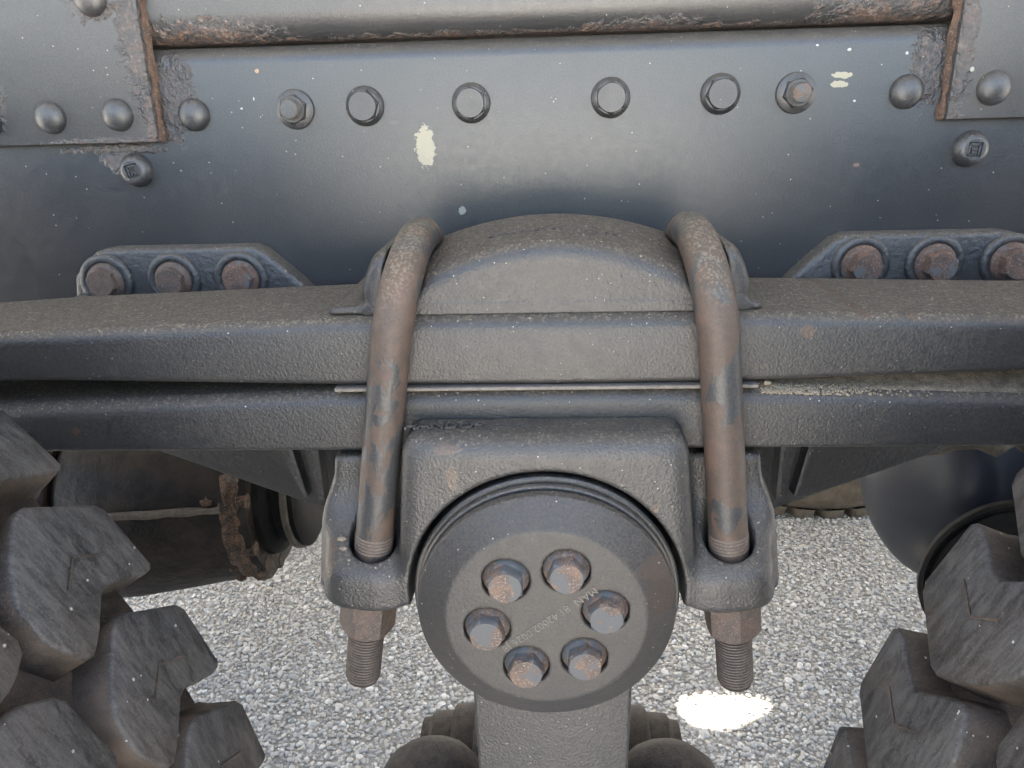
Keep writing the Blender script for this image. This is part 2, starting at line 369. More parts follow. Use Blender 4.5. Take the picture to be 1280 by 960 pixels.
# signed-distance modelling for the castings (naive surface nets)
def smin(a, b, k): return np.minimum(a, b) - np.maximum(k - np.abs(a-b), 0)**2/(4*k)
def smax(a, b, k): return -smin(-a, -b, k)
def nets(f, lo, hi, h):
    ax = [np.arange(l, u+h, h) for l, u in zip(lo, hi)]
    X, Y, Z = np.meshgrid(*ax, indexing='ij'); v = f(X, Y, Z); ins = v < 0
    s = [n-1 for n in v.shape]; P = np.zeros((*s, 3)); C = np.zeros(s)
    def sl(i, j, k): return (slice(i, i+s[0]), slice(j, j+s[1]), slice(k, k+s[2]))
    G = (X, Y, Z)
    for d in range(3):
        o = [q for q in range(3) if q != d]
        for a in (0, 1):
            for b in (0, 1):
                i0 = [0, 0, 0]; i0[o[0]] = a; i0[o[1]] = b; i1 = list(i0); i1[d] = 1
                s0, s1 = sl(*i0), sl(*i1); cr = ins[s0] != ins[s1]
                den = v[s0]-v[s1]; t = np.where(cr, v[s0]/np.where(den == 0, 1, den), 0)
                for q in range(3): P[..., q] += np.where(cr, G[q][s0] + t*(G[q][s1]-G[q][s0]), 0)
                C += cr
    act = C > 0; idx = -np.ones(s, int); idx[act] = np.arange(act.sum())
    V = P[act]/C[act][:, None]
    for _ in range(2):                                       # pull the vertices onto the surface
        e = h*.2; f0 = f(*V.T)
        g = np.stack([(f(*(V + e*np.eye(3)[q]).T) - f(*(V - e*np.eye(3)[q]).T))/(2*e) for q in range(3)], 1)
        st = (f0/np.maximum((g**2).sum(1), .3))[:, None]*g
        V = V - np.clip(st, -h*.6, h*.6)
    F = []
    for d in range(3):
        o1, o2 = (d+1) % 3, (d+2) % 3
        A = np.moveaxis(ins, (d, o1, o2), (0, 1, 2)); I = np.moveaxis(idx, (d, o1, o2), (0, 1, 2))
        a0 = A[:-1, 1:-1, 1:-1]; a1 = A[1:, 1:-1, 1:-1]; w_ = np.argwhere(a0 != a1)
        i, j, k = w_.T
        q = np.stack([I[i, j, k], I[i, j+1, k], I[i, j+1, k+1], I[i, j, k+1]], 1)
        fl = a0[i, j, k]; q[~fl] = q[~fl][:, ::-1]; F.append(q)
    F = np.concatenate(F); F = F[(F >= 0).all(1)]
    return V, F

def text_bm(s, size, ext, place, bev=0.0):
    """letters as geometry: built flat, then moved by the matrix"""
    cu = bpy.data.curves.new('lettering', 'FONT'); cu.body = s; cu.size = size; cu.extrude = ext; cu.bevel_depth = bev
    cu.align_x = 'CENTER'; cu.align_y = 'CENTER'; cu.resolution_u = 2
    o = bpy.data.objects.new('lettering', cu); COL.objects.link(o)
    dg = bpy.context.evaluated_depsgraph_get(); dg.update()
    me = bpy.data.meshes.new_from_object(o.evaluated_get(dg))
    bm = bmesh.new(); bm.from_mesh(me); bmesh.ops.transform(bm, matrix=place, verts=bm.verts)
    bpy.data.objects.remove(o); bpy.data.meshes.remove(me); bpy.data.curves.remove(cu)
    return bm
FACE = Matrix(((1, 0, 0, 0), (0, 0, -1, 0), (0, 1, 0, 0), (0, 0, 0, 1)))      # text that looks towards -Y

# ------------------------------------------------------------------ the setting
GZ = .02
bm = bmesh.new(); bmesh.ops.create_grid(bm, x_segments=8, y_segments=8, size=40)
bmesh.ops.translate(bm, verts=bm.verts, vec=(0, 0, GZ - .004))
g = obj('ground', bm, M['bed']); g['kind'] = 'structure'
bm = bmesh.new(); bmesh.ops.create_grid(bm, x_segments=2, y_segments=2, size=.5)
for v in bm.verts: v.co = (v.co.x*2.9, .80 + v.co.y*1.6, GZ - .0005)
g = obj('gravel_base', bm, M['gap_shade']); g['kind'] = 'structure'  # darker sheet under the stones, shade of the gaps put into its colour
# crushed stones lying on it
def octa():
    v = [(1, 0, 0), (-1, 0, 0), (0, 1, 0), (0, -1, 0), (0, 0, 1), (0, 0, -1)]
    f = [(0, 2, 4), (2, 1, 4), (1, 3, 4), (3, 0, 4), (2, 0, 5), (1, 2, 5), (3, 1, 5), (0, 3, 5)]
    v = [Vector(p) for p in v]; nf = []; cache = {}
    def mid(a, b):
        k = (min(a, b), max(a, b))
        if k not in cache: v.append((v[a]+v[b]).normalized()); cache[k] = len(v)-1
        return cache[k]
    for a, b, c in f:
        ab, bc, ca = mid(a, b), mid(b, c), mid(c, a); nf += [(a, ab, ca), (ab, b, bc), (ca, bc, c), (ab, bc, ca)]
    return np.array(v), np.array(nf)
ov, of = octa()
cvx = np.array([(a, b, c) for a in (-1, 1) for b in (-1, 1) for c in (-1, 1)])*.68
cfx = np.array([(0, 1, 3), (0, 3, 2), (4, 6, 7), (4, 7, 5), (0, 4, 5), (0, 5, 1), (2, 3, 7), (2, 7, 6), (0, 2, 6), (0, 6, 4), (1, 5, 7), (1, 7, 3)])
def strew(y0, y1, sp_, bv, bf, jit):
    gx, gy = np.meshgrid(np.arange(-1.35, 1.35, sp_), np.arange(y0, y1, sp_))
    cx = gx.ravel() + rng.uniform(-.5, .5, gx.size)*sp_; cy = gy.ravel() + rng.uniform(-.5, .5, gx.size)*sp_
    keep = (np.abs(cx) < .78 + .34*cy); cx, cy = cx[keep], cy[keep]     # the open ground between and beyond the wheels
    N = len(cx)
    size = sp_*rng.uniform(.28, .72, N)*np.where(rng.random(N) < .10, 1.45, 1)
    sc3 = np.stack([size*rng.uniform(.75, 1.3, N), size*rng.uniform(.75, 1.3, N), size*rng.uniform(.55, .9, N)], 1)
    V = bv[None]*(1 + rng.uniform(-jit, jit, (N, len(bv), 1)))*sc3[:, None, :]
    th = rng.uniform(0, 6.28, N); ti = rng.uniform(-.5, .5, N)
    c_, s_ = np.cos(ti)[:, None], np.sin(ti)[:, None]
    V = np.stack([V[..., 0]*c_ - V[..., 2]*s_, V[..., 1], V[..., 0]*s_ + V[..., 2]*c_], -1)
    c_, s_ = np.cos(th)[:, None], np.sin(th)[:, None]
    V = np.stack([V[..., 0]*c_ - V[..., 1]*s_, V[..., 0]*s_ + V[..., 1]*c_, V[..., 2]], -1)
    V += np.stack([cx, cy, GZ + rng.uniform(-.002, .002, N)], 1)[:, None, :]
    return V.reshape(-1, 3), (bf[None] + (np.arange(N)*len(bv))[:, None, None]).reshape(-1, 3)
Va, Fa = strew(.04, .60, .0062, ov, of, .22)
Vb, Fb = strew(.60, 1.55, .0068, cvx, cfx, .32)
st = mesh_np('gravel', np.concatenate([Va, Vb]), np.concatenate([Fa, Fb + len(Va)]), M['stone'], sharp=60)
st['kind'] = 'stuff'
print('gravel triangles', len(Fa) + len(Fb))

# unseen panel added overhead to block the sun, opening cut for the sun patch
bm = bmesh.new()
hx, hy, hrx, hry = .274 - .598*.342, .305 + .598*.94, .074, .041
DL, DR, DY0, DY1 = 3.0, 3.0, -.5, 2.0
outer = [(-DL, DY0), (DR, DY0), (DR, DY1), (-DL, DY1)]
K = 40
def edge_pt(a):
    dx, dy = math.cos(a), math.sin(a); t = 1e9
    for lim, d, o_ in ((DR, dx, hx), (-DL, dx, hx)):
        if d*lim > 0: t = min(t, (lim-o_)/d)
    for lim, d in ((DY1, dy), (DY0, dy)):
        if (lim-hy)*d > 0: t = min(t, (lim-hy)/d)
    return hx + dx*t, hy + dy*t
angs = sorted([2*math.pi*i/K for i in range(K)] + [math.atan2(y-hy, x-hx) % (2*math.pi) for x, y in outer])
for z in (1.5, 1.53):
    pass
ring = []
for a in angs:
    wob = 1 + .12*math.sin(3*a+.6) + .08*math.sin(2*a)
    ex, ey = edge_pt(a); ix, iy = hx + hrx*wob*math.cos(a), hy + hry*wob*math.sin(a)
    ring.append([bm.verts.new((px_, py_, z)) for (px_, py_) in ((ix, iy), (ex, ey)) for z in (1.5, 1.53)])
for A, B in zip(ring, ring[1:] + ring[:1]):
    bm.faces.new((A[0], A[2], B[2], B[0])); bm.faces.new((A[1], B[1], B[3], A[3])); bm.faces.new((A[0], B[0], B[1], A[1])); bm.faces.new((A[2], A[3], B[3], B[2]))
bmesh.ops.recalc_face_normals(bm, faces=bm.faces)
tag(obj('sun_blocker', bm, M['blocker']), 'pale grey unseen panel added overhead to block the sun, with one opening', 'sun blocker')

# ------------------------------------------------------------------ chassis rail with its rivets and bolts
def channel(bm, x0, x1, z0, z1, rb, rt_, depth=.09, t=.008):
    prof = rrect(0, depth, z0, z1, (rb, 0, 0, rt_), 8)
    inner = rrect(t, depth, z0+t, z1-t, (max(rb-t, .001), 0, 0, max(rt_-t, .001)), 8)
    # C-section: outer outline from the back lower lip round the front, back along the inner outline
    def order(p, d): # start at lower back corner
        i = min(range(len(p)), key=lambda q: (abs(p[q][0]-d) + abs(p[q][1]-(z0 if p is prof else z0+t))))
        return p[i:] + p[:i]
    po = order(prof, depth); pi = order(inner, depth)
    # po runs lower back -> upper back -> ... ; reorder to go front way
    po = [po[0]] + po[1:][::-1]; pi = [pi[0]] + pi[1:][::-1]
    loft(bm, [(x0 + (x1-x0)*k/24, po + pi[::-1]) for k in range(25)])
rail = thing('chassis_rail', 'long grey-blue frame rail with a row of bolts and rivets above the leaf spring', 'frame rail', (0, 0, .735))
bm = bmesh.new(); channel(bm, -1.5, 1.5, .735, 1.003, .012, .015); obj('rail_beam', bm, M['rail'], rail)

def rivet_bm(c, r=.0138, h=.0095, flat=.0):
    bm = bmesh.new()
    prof = [(r*1.0, 0), (r*.985, h*.22), (r*.90, h*.50), (r*.74, h*.74), (r*.5, h*.92), (r*.24, h*1.0), (0, h*1.03)]
    lathe(bm, prof, c, (0, -1, 0), 28, r*.012); return bm
def rivet(c, parent, mat=None, r=.0138):
    return obj('rivet', rivet_bm(c, r), mat or M['bolt_paint'], parent, 60)
for x in (-.3045, .3035): rivet((x, 0, .949 if x < 0 else .951), rail)

def flange_bolt_bm(c, rf=.0168, af=.0215, hf=.0045, hh=.0125, phase=0., stud=0., srad=.0075, axis=(0, -1, 0)):
    """flange head: washer skirt, cone, hexagon with chamfered top, optional stud end"""
    bm = bmesh.new()
    lathe(bm, [(rf, 0), (rf, hf*.35), (rf*.97, hf*.55), (af*.56, hf*1.05), (af*.5, hf*1.1)], c, axis, 32)
    a, u, v = frame(axis); c = Vector(c); ac = af/math.sqrt(3)
    def ring(r, t, rr=None):
        out = []
        for i in range(24):
            an = phase + 2*math.pi*i/24; s = (an-phase) % (math.pi/3) - math.pi/6
            rad = (af/2)/math.cos(s); rad = min(rad, r) if rr else rad
            out.append(bm.verts.new(c + a*t + (u*math.cos(an) + v*math.sin(an))*rad))
        return out
    R0 = ring(1, hf*.6); R1 = ring(1, hh - .0016); R2 = ring(af*.49, hh, True)
    for A, B in ((R0, R1), (R1, R2)):
        for i in range(24): bm.faces.new((A[i], A[(i+1) % 24], B[(i+1) % 24], B[i]))
    bm.faces.new(R2)
    if stud:
        lathe(bm, [(srad, hh-.001), (srad, hh+stud-.001), (srad*.86, hh+stud), (0, hh+stud)], c, axis, 24)
    bmesh.ops.recalc_face_normals(bm, faces=bm.faces)
    return bm
for x, z, ph in ((-.153, .952, .2), (-.061, .952, .55), (.058, .953, .5), (.150, .9535, .1)):
    obj('flange_bolt', flange_bolt_bm((x, 0, z), .0166, .0235, .0055, .0125, ph), M['bolt_paint'], rail, 30)
for x, z, ph in ((-.2142, .951, .35), (.2125, .9525, .25)):
    o = obj('flange_nut', flange_bolt_bm((x, 0, z), .0166, .0215, .005, .011, ph), M['bolt_paint'], rail, 30)
    bm = bmesh.new(); lathe(bm, [(.0082, .009)] + [(.0082 - (.0006 if k % 2 else 0), .010 + .001*k) for k in range(9)] + [(.0078, .0195), (.0066, .0205), (0, .0207)], (x, 0, z), (0, -1, 0), 24)
    obj('stud', bm, M['hub_bolt'], o, 60)
# plugs with a square recess and a mark in it
def plug(x, z, roll, mark):
    bm = bmesh.new(); r, h = .0148, .010
    lathe(bm, [(r, 0), (r, h*.2), (r*.93, h*.5), (r*.8, h*.78), (r*.66, h*.97), (r*.58, h)], (x, 0, z), (0, -1, 0), 32)
    # flat crown with square pocket
    P = Vector((x, 0, z)); q = .0058
    def pt(a, b, t):
        ca, sa = math.cos(roll), math.sin(roll); return P + Vector((a*ca - b*sa, -t, a*sa + b*ca))
    n = 32; out = [bm.verts.new(pt(r*.58*math.cos(2*math.pi*i/n), r*.58*math.sin(2*math.pi*i/n), h)) for i in range(n)]
    def sq(s, t, rnd=.85):
        o = []
        for i in range(n):
            a = 2*math.pi*i/n; k = s/max(abs(math.cos(a)), abs(math.sin(a))); o.append(bm.verts.new(pt(k*math.cos(a), k*math.sin(a), t)))
        return o
    s0, s1 = sq(q, h), sq(q*.93, h-.003)
    for A, B in ((out, s0), (s0, s1)):
        for i in range(n): bm.faces.new((A[i], A[(i+1) % n], B[(i+1) % n], B[i]))
    bm.faces.new(s1); bmesh.ops.recalc_face_normals(bm, faces=bm.faces)
    o = obj('plug', bm, M['bolt_paint'], rail, 40)
    bm = bmesh.new()
    for (a0, b0, a1, b1) in mark:
        d = Vector((a1-a0, b1-b0)); L = d.length; d /= L; nn = Vector((-d.y, d.x))*.0009
        c4 = [(a0+nn.x, b0+nn.y), (a0-nn.x, b0-nn.y), (a1-nn.x, b1-nn.y), (a1+nn.x, b1+nn.y)]
        T = [bm.verts.new(pt(a, b, h-.0008)) for a, b in c4]; B = [bm.verts.new(pt(a, b, h-.0034)) for a, b in c4]
        bm.faces.new(T)
        for i in range(4): bm.faces.new((T[i], B[i], B[(i+1) % 4], T[(i+1) % 4]))
    bmesh.ops.recalc_face_normals(bm, faces=bm.faces)
    obj('mark', bm, M['bolt_paint'], o, 30)
q = .0042
plug(-.3648, .9035, R(12), [(-q, -q, -q, q), (-q, q, q, q), (q, q, q, -q), (-q*.3, q*.3, q*.5, -q*.8), (-q*.4, -q*.9, -q*.3, q*.5)])
plug(.3628, .9040, R(-4), [(-q, -q, -q, q), (-q, q, q, q), (q, q, q, -q), (-q*.5, -q*.6, q*.6, -q*.6), (-q*.5, 0, q*.6, 0), (-q, -q, -q*.7, -q)])

sub = thing('subframe_rail', 'rust-edged subframe beam with a rounded lower edge lying on the frame rail', 'subframe', (0, 0, 1.0055))
bm = bmesh.new(); channel(bm, -1.5, 1.5, 1.0055, 1.17, .024, .012); obj('subframe_beam', bm, M['subframe'], sub)

# joint plates, left and right
def joint_plate(x0, x1, z0, label, rivets, chamf):
    t = thing('joint_plate', label, 'joint plate', ((x0+x1)/2, -.001, z0), 'plates riveted over the frame rail')
    bm = bmesh.new(); prism(bm, [(x0+chamf[0], z0), (x1-chamf[1], z0), (x1, 1.16), (x0, 1.16)], -.0105, -.0008, .0012, 2)
    obj('plate', bm, M['plate'], t)
    for x, z in rivets: rivet((x, -.010, z), t)
    # rusty bead along the free edge
    xe, sg = (x1, 1) if x0 < 0 else (x0, -1)
    bm = bmesh.new(); n = 46; rows = []
    for i in range(n+1):
        z = z0 + (1.15-z0)*i/n; row = []
        for k in range(6):
            a = math.pi/2*k/5; rr = .0048*(1 + .2*math.sin(i*1.1) + random.uniform(-.3, .3))
            xo = xe - sg*(chamf[1] if sg > 0 else chamf[0])*(1-(z-z0)/(1.16-z0))
            row.append(bm.verts.new((xo + sg*(rr*math.cos(a)*.9 - .0004), -.0004 - rr*1.05*math.sin(a), z)))
        rows.append(row)
    for A, B in zip(rows, rows[1:]):
        for k in range(5): bm.faces.new((A[k], A[k+1], B[k+1], B[k]))
    bmesh.ops.recalc_face_normals(bm, faces=bm.faces)
    obj('rust_bead', bm, M['rust'], t, 70)
    return t
joint_plate(-1.2, -.332, .9275, 'riveted grey joint plate with flaking rusty edge at the left of the rail', [(-.4865, .9475), (-.4275, .950), (-.3675, .9505), (-.372, 1.0415)], (0, .0045))
joint_plate(.335, 1.2, .9285, 'cleaner grey joint plate with one rivet in view at the right of the rail', [(.3685, .952), (.43, .952)], (0.0, 0))

# ------------------------------------------------------------------ trunnion bracket behind the spring
tb = thing('trunnion_bracket', 'dark cast bracket behind the spring, bolted to the rail by ribbed ears', 'bracket', (0, -.02, .5))
def ear(sg):
    pts = [(.212, .792), (.222, .804), (.252, .832), (.262, .8365), (.395, .8365), (.408, .834), (.418, .826), (.432, .812), (.436, .79)]
    bm = bmesh.new(); prism(bm, [(sg*x, z) for x, z in pts][::sg], -.0215, -.001, .005, 3)
    e = obj('mounting_ear', bm, M['bracket'], tb, 50)
    for k, x in enumerate((.2755, .338, .4015)):
        bm = bmesh.new(); lathe(bm, [(.0250, 0), (.0245, .0025), (.0222, .0040), (.0190, .0042), (.0178, .0032)], (sg*x, -.0215, .8105 if sg > 0 else .8075), (0, -1, 0), 36)
        b = obj('bolt_boss', bm, M['bracket'], e, 50)
        if sg > 0:
            obj('hex_bolt', flange_bolt_bm((x, -.0225, .8105), .0178, .024, .006, .017, .15+.2*k), M['rust_bolt'], tb, 30)
        else:
            obj('hex_bolt', flange_bolt_bm((-x, -.0215, .8075), .0178, .024, .006, .013, .1+.3*k), M['rust_bolt'] if k == 0 else M['nut'], tb, 30)
for sg in (1, -1): ear(sg)
bm = bmesh.new()
prism(bm, [(-.43, .795), (.43, .795), (.42, .70), (.37, .655), (.20, .585), (.13, .50), (-.13, .50), (-.20, .585), (-.37, .655), (-.42, .70)], -.060, -.010, .004, 2)
obj('web', bm, M['bracket'], tb)
for sg in (1, -1):
    bm = bmesh.new(); prism(bm, [(sg*x, z) for x, z in [(.262, .70), (.237, .70), (.222, .612), (.228, .609)]][::-sg], -.074, -.059, .003, 2)
    obj('rib', bm, M['bracket'], tb)
    bm = bmesh.new(); prism(bm, [(sg*x, z) for x, z in [(.225, .70), (.205, .70), (.205, .61), (.213, .61)]][::-sg], -.078, -.059, .003, 2)
    obj('rib', bm, M['bracket'], tb)

# ------------------------------------------------------------------ leaf spring
sp = thing('leaf_spring', 'two thick grey parabolic leaves lying across the saddle, dusty on top', 'leaf spring', (0, -.16, .725))
def interp(x, xs, ys): return float(np.interp(abs(x), xs, ys))
def leaf(name, top, bot, rt_, rb, y0=-.217, y1=-.10):
    bm = bmesh.new(); S = []
    for x in np.linspace(-.64, .64, 81):
        S.append((float(x), rrect(y0, y1, interp(x, *bot), interp(x, *top), (rb, rb, rt_, rt_), 6)))
    loft(bm, S); return obj(name, bm, M['leaf'], sp)
leaf('leaf', ([0, .14, .30, .37, .45, .64], [.8205, .8203, .8155, .8135, .8095, .797]), ([0, .14, .31, .35, .64], [.7727, .7738, .7782, .779, .775]), .010, .005)
leaf('leaf', ([0, .14, .31, .35, .64], [.7697, .7688, .7625, .761, .746]), ([0, .35, .64], [.7248, .7252, .724]), .012, .004)
bm = bmesh.new(); prism(bm, [(-.1415, .7700), (.1415, .7700), (.1415, .7724), (-.1415, .7724)], -.2192, -.105, .0006, 1)
obj('liner', bm, M['liner'], sp)

# ------------------------------------------------------------------ U-bolts: path shared with the clamp groove
SPL = .136
def rod_x(z): return .1257 + (.652 - z)*SPL
YF, YB, ZA, RAY, RAZ = -.230, -.090, .812, .070, .052
def lean(z): return .0024 + (z - .652)*.0265          # the pair sits a touch askew, leaning to the right at the top
def rod_path(sg, fine=14, skew=True):
    P = [(rod_x(z), YF, z) for z in np.linspace(.600, ZA, 24)]
    for k in range(1, 2*fine+1):
        a = math.pi*k/(2*fine); z = ZA + RAZ*math.sin(a); P.append((rod_x(z) - .002*math.sin(a), (YF+YB)/2 - RAY*math.cos(a), z))
    P += [(rod_x(z), YB, z) for z in np.linspace(ZA-.012, .68, 6)]
    return [(sg*x + (lean(z) if skew else 0), y, z) for x, y, z in P]
RODP = np.array(rod_path(1, 6, False))[20:40]
def rod_dist(ax, y, z):
    d = np.full(np.shape(ax), 1e9)
    for a, b in zip(RODP[:-1], RODP[1:]):
        ab = b-a; t = np.clip(((ax-a[0])*ab[0] + (y-a[1])*ab[1] + (z-a[2])*ab[2])/(ab@ab), 0, 1)
        d = np.minimum(d, np.sqrt((ax-a[0]-t*ab[0])**2 + (y-a[1]-t*ab[1])**2 + (z-a[2]-t*ab[2])**2))
    return d
RR = .0132
def nut_bm(org, axis, af, h, phase):
    bm = bmesh.new(); a, u, v = frame(axis); org = Vector(org)
    def ring(t, lim):
        o = []
        for i in range(36):
            an = phase + 2*math.pi*i/36; s = (an-phase) % (math.pi/3) - math.pi/6
            o.append(bm.verts.new(org + a*t + (u*math.cos(an) + v*math.sin(an))*min((af/2)/math.cos(s), lim)))
        return o
    L = af/math.sqrt(3)
    Rg = [ring(0, L), ring(h-.0028, L*.995), ring(h-.0012, L*.945), ring(h, L*.90)]
    for A, B in zip(Rg, Rg[1:]):
        for i in range(36): bm.faces.new((A[i], A[(i+1) % 36], B[(i+1) % 36], B[i]))
    bm.faces.new(Rg[-1]); bm.faces.new(Rg[0][::-1]); bmesh.ops.recalc_face_normals(bm, faces=bm.faces)
    return bm
for sg, lab, mt in ((-1, 'left U-bolt, brown rod with dark grey paint patches, its stud left of the hub cover', 'ubolt_a'),
                    (1, 'right U-bolt, paler brown dusty rod, its stud just above the white sun patch', 'ubolt_b')):
    t = thing('u_bolt', lab, 'U-bolt', (sg*.1257, YF, .535), 'U-bolts over the leaf spring')
    bm = bmesh.new(); tube(bm, rod_path(sg), RR, 28); obj('rod', bm, M[mt], t, 60)
    ax = Vector((sg*SPL - .0265, 0, -1)).normalized()
    org = Vector((sg*rod_x(.617) + lean(.617), YF, .617))
    n_ = obj('nut', nut_bm(org, ax, .0355, .0285, R(22) if sg < 0 else R(-4)), M['nut'], t, 25)
    def thread(t0, t1, pitch, r1, r0, end):
        """ridges of a screw thread, shade of the valleys put into their colour"""
        prof = []; k = 0
        while t0 + k*pitch < t1:
            a = t0 + k*pitch; prof += [(r0, a), (r0, a + pitch*.22), (r1, a + pitch*.42), (r1, a + pitch*.80)]; k += 1
        bm = bmesh.new(); lathe(bm, [(r0, t0 - .006)] + prof + end, org, ax, 32)
        for f in bm.faces:
            c = f.calc_center_median() - org; rad = (c - ax*c.dot(ax)).length
            f.material_index = 1 if rad < (r0*.62 + r1*.38) else 0  # valley faces get the darker colour as painted shade
        return bm
    bm = thread(.026, .0725, .0025, RR, RR*.89, [(RR*.97, .0735), (RR*.90, .0765), (RR*.66, .079), (0, .0796)])
    obj('thread', bm, [M['thread'], M['thread_shade']], t, 25)
    bm = thread(-.0525, -.0415, .0026, RR*1.035, RR*.985, [(RR*.98, -.040)])
    obj('thread', bm, [M['thread'], M['thread_shade']], t, 25)

# ------------------------------------------------------------------ clamp plate on top of the spring
def clamp(x, y, z):
    a0 = np.abs(x); ax = np.abs(x - .0075)
    H = smax(.8735 - 2.25*ax**2, .8555 + 0*ax, .006)
    H = np.where(ax > .100, .8625 + 0*ax, H)
    H = H - np.clip((-.13 - y)/.08, 0, 1)*(.0065 + .9*np.minimum(ax, .1)**2)*np.clip((.106 - ax)/.008, 0, 1)
    d = smax(z - H, -.2090 - y, .012)
    d = smax(d, y + .106, .02); d = smax(d, ax - .1275 + .35*np.maximum(z - .838, 0), .010); d = np.maximum(d, .8207 - z)
    b = smax(smax(a0 - .1425, -.2072 - y, .002), y + .101, .003); b = np.maximum(smax(b, z - .8245 - np.clip((.1425-a0)*.12, 0, .0013), .001), .8207 - z)
    d = smin(d, b, .004)
    return smax(d, -(rod_dist(ax, y, z) - .0137), .002)
cl = thing('clamp_plate', 'dusty domed cast clamp plate on top of the spring between the U-bolts', 'clamp plate', (0, -.16, .8205))
V, F = nets(clamp, (-.15, -.222, .817), (.15, -.094, .88), .0016)
mesh_np('clamp_block', V, F, M['clamp'], cl)
# worn cast characters along the crown, only their stumps are left
bm = bmesh.new()
for k in range(17):
    x = -.042 + k*.0052 + random.uniform(-.0006, .0006)
    for j in range(3):
        z0 = .8735 - 2.25*x*x - .0028
        w_ = random.uniform(.0006, .0011); l_ = random.uniform(.0012, .0026); ang = random.choice((0, math.pi/2, .9, -.9))
        yy = -.176 + random.uniform(-.003, .003)
        o = Vector((x + .0075 + random.uniform(-.0014, .0014), yy, .8735 - 2.25*x*x - (-.13-yy)/.08*(.0065 + .9*x*x) - .0004))
        e1 = Vector((math.cos(ang), math.sin(ang), 0)); e2 = Vector((-math.sin(ang), math.cos(ang), 0))
        c4 = [o + e1*l_*a + e2*w_*b for a, b in ((-1, -1), (1, -1), (1, 1), (-1, 1))]
        T = [bm.verts.new(p + Vector((0, 0, .0011))) for p in [o + (c-o)*.6 for c in c4]]; B = [bm.verts.new(p - Vector((0, 0, .003))) for p in c4]
        bm.faces.new(T)
        for i in range(4): bm.faces.new((T[i], B[i], B[(i+1) % 4], T[(i+1) % 4]))
bmesh.ops.recalc_face_normals(bm, faces=bm.faces)
obj('cast_lettering', bm, M['clamp'], cl, 60)

# ------------------------------------------------------------------ spring saddle
HZ = .632
def saddle(x, y, z):
    ax = np.abs(x)
    wd = np.interp(z, [.60, .625, .667, .75], [.106, .1045, .101, .0925])
    b = smax(ax - wd, z - .7495, .014)
    b = smax(b, -.2545 - y, .016); b = np.maximum(b, y + .13); b = smax(b, .622 - z, .006)
    b = np.maximum(b, -np.maximum(.7236 - z, -.2174 - y))
    xr = ax - (.1257 + (.652 - z)*SPL)
    zt = z - (xr)*SPL*.9                                      # seat faces square to the rod
    k = smax(smax(xr - .0300, -xr - .029, .012), -.2565 - y, .022)
    k = smax(smax(k, zt - (.664 + .45*(y + .23)), .014), .6175 - zt, .010); k = np.maximum(k, y + .13)
    wl = smax(smax(xr - .0325, -xr - .03, .006), -.2140 - y, .006)
    wl = smax(smax(wl, z - .7195, .004), .62 - z, .006); wl = np.maximum(wl, y + .13)
    e = smin(k, wl, .030)
    e = np.maximum(e, z - .7205)
    d = smin(b, e, .010)
    ch = np.sqrt((xr*.99 - np.sign(x)*(.0024 + (z - .652)*.0265))**2 + (y - YF)**2) - .0165
    d = smax(d, -ch, .004)
    return smax(d, -(np.sqrt(x*x + (z-HZ)**2) - .0945), .003)
sa = thing('spring_saddle', 'rough cast grey saddle with slotted ears that carries the spring over the hub', 'spring saddle', (0, -.2, .615))
V, F = nets(saddle, (-.172, -.262, .606), (.172, -.124, .756), .0018)
mesh_np('saddle_casting', V, F, M['cast'], sa)
bm = text_bm('HANDOP', .0125, .0006, Matrix.Translation((-.0665, -.2325, .7502)), .0002); obj('cast_lettering', bm, M['cast'], sa, 40)
bm = bmesh.new(); prism(bm, [(-.032, .7490), (-.010, .7490), (-.010, .7504), (-.032, .7504)], -.2315, -.2295, 0); obj('cast_lettering', bm, M['cast'], sa, 40)

# ------------------------------------------------------------------ hub cover
hub = thing('hub_cover', 'round grey trunnion cover with six rusty bolts in the middle of the saddle', 'hub cover', (0, -.25, HZ))
def hub_cover_bm():
    def f(x, y, z):
        r = np.sqrt(x*x + (z-HZ)**2)
        d = smax(r - .0862, -.2802 - y, .0008)
        d = smax(d, (-.2802 - y)*.885 + (r - .0662)*.466, .0008)  # chamfer cone
        d = np.maximum(d, y + .2628)
        for k in range(6):
            a = R(20 + 60*k); cx_, cz_ = .0395*math.sin(a), HZ + .0395*math.cos(a)
            q = np.sqrt((x-cx_)**2 + (z-cz_)**2) - .0157
            d = smax(d, -np.maximum(q, y + .2742), .0012)
        return d
    return nets(f, (-.09, -.284, HZ-.09), (.09, -.258, HZ+.09), .0012)
V, F = hub_cover_bm(); mesh_np('cover', V, F, M['hub'], hub, sharp=55)
bm = bmesh.new(); lathe(bm, [(.080, -.2630+.25), (.0835, -.2628+.25), (.0835, -.2608+.25)], (0, -.25, HZ), (0, 1, 0), 96); obj('gap_ring', bm, M['black'], hub)
bm = bmesh.new(); lathe(bm, [(.080, -.0110), (.0868, -.0108), (.0878, -.0098), (.0878, -.0060), (.0868, -.0050), (.080, -.0048)], (0, -.25, HZ), (0, 1, 0), 96); obj('seal_ring', bm, M['ring'], hub)
bm = bmesh.new(); lathe(bm, [(.080, -.0045), (.0895, -.0043), (.0908, -.0030), (.0908, .002), (.0895, .004), (.0895, .12), (0, .12)], (0, -.25, HZ), (0, 1, 0), 96); obj('bearing_ring', bm, M['ring'], hub)
for k in range(6):
    a = R(20 + 60*k)
    obj('flange_bolt', flange_bolt_bm((.0395*math.sin(a), -.2744, HZ + .0395*math.cos(a)), .0150, .0215, .0055, .0145, R((10, 40, 25, 5, 50, 33)[k])), M['hub_bolt'], hub, 30)
pl = Matrix.Translation((.002, -.2804, HZ + .0005)) @ Matrix.Rotation(R(-38+180), 4, 'Y') @ FACE
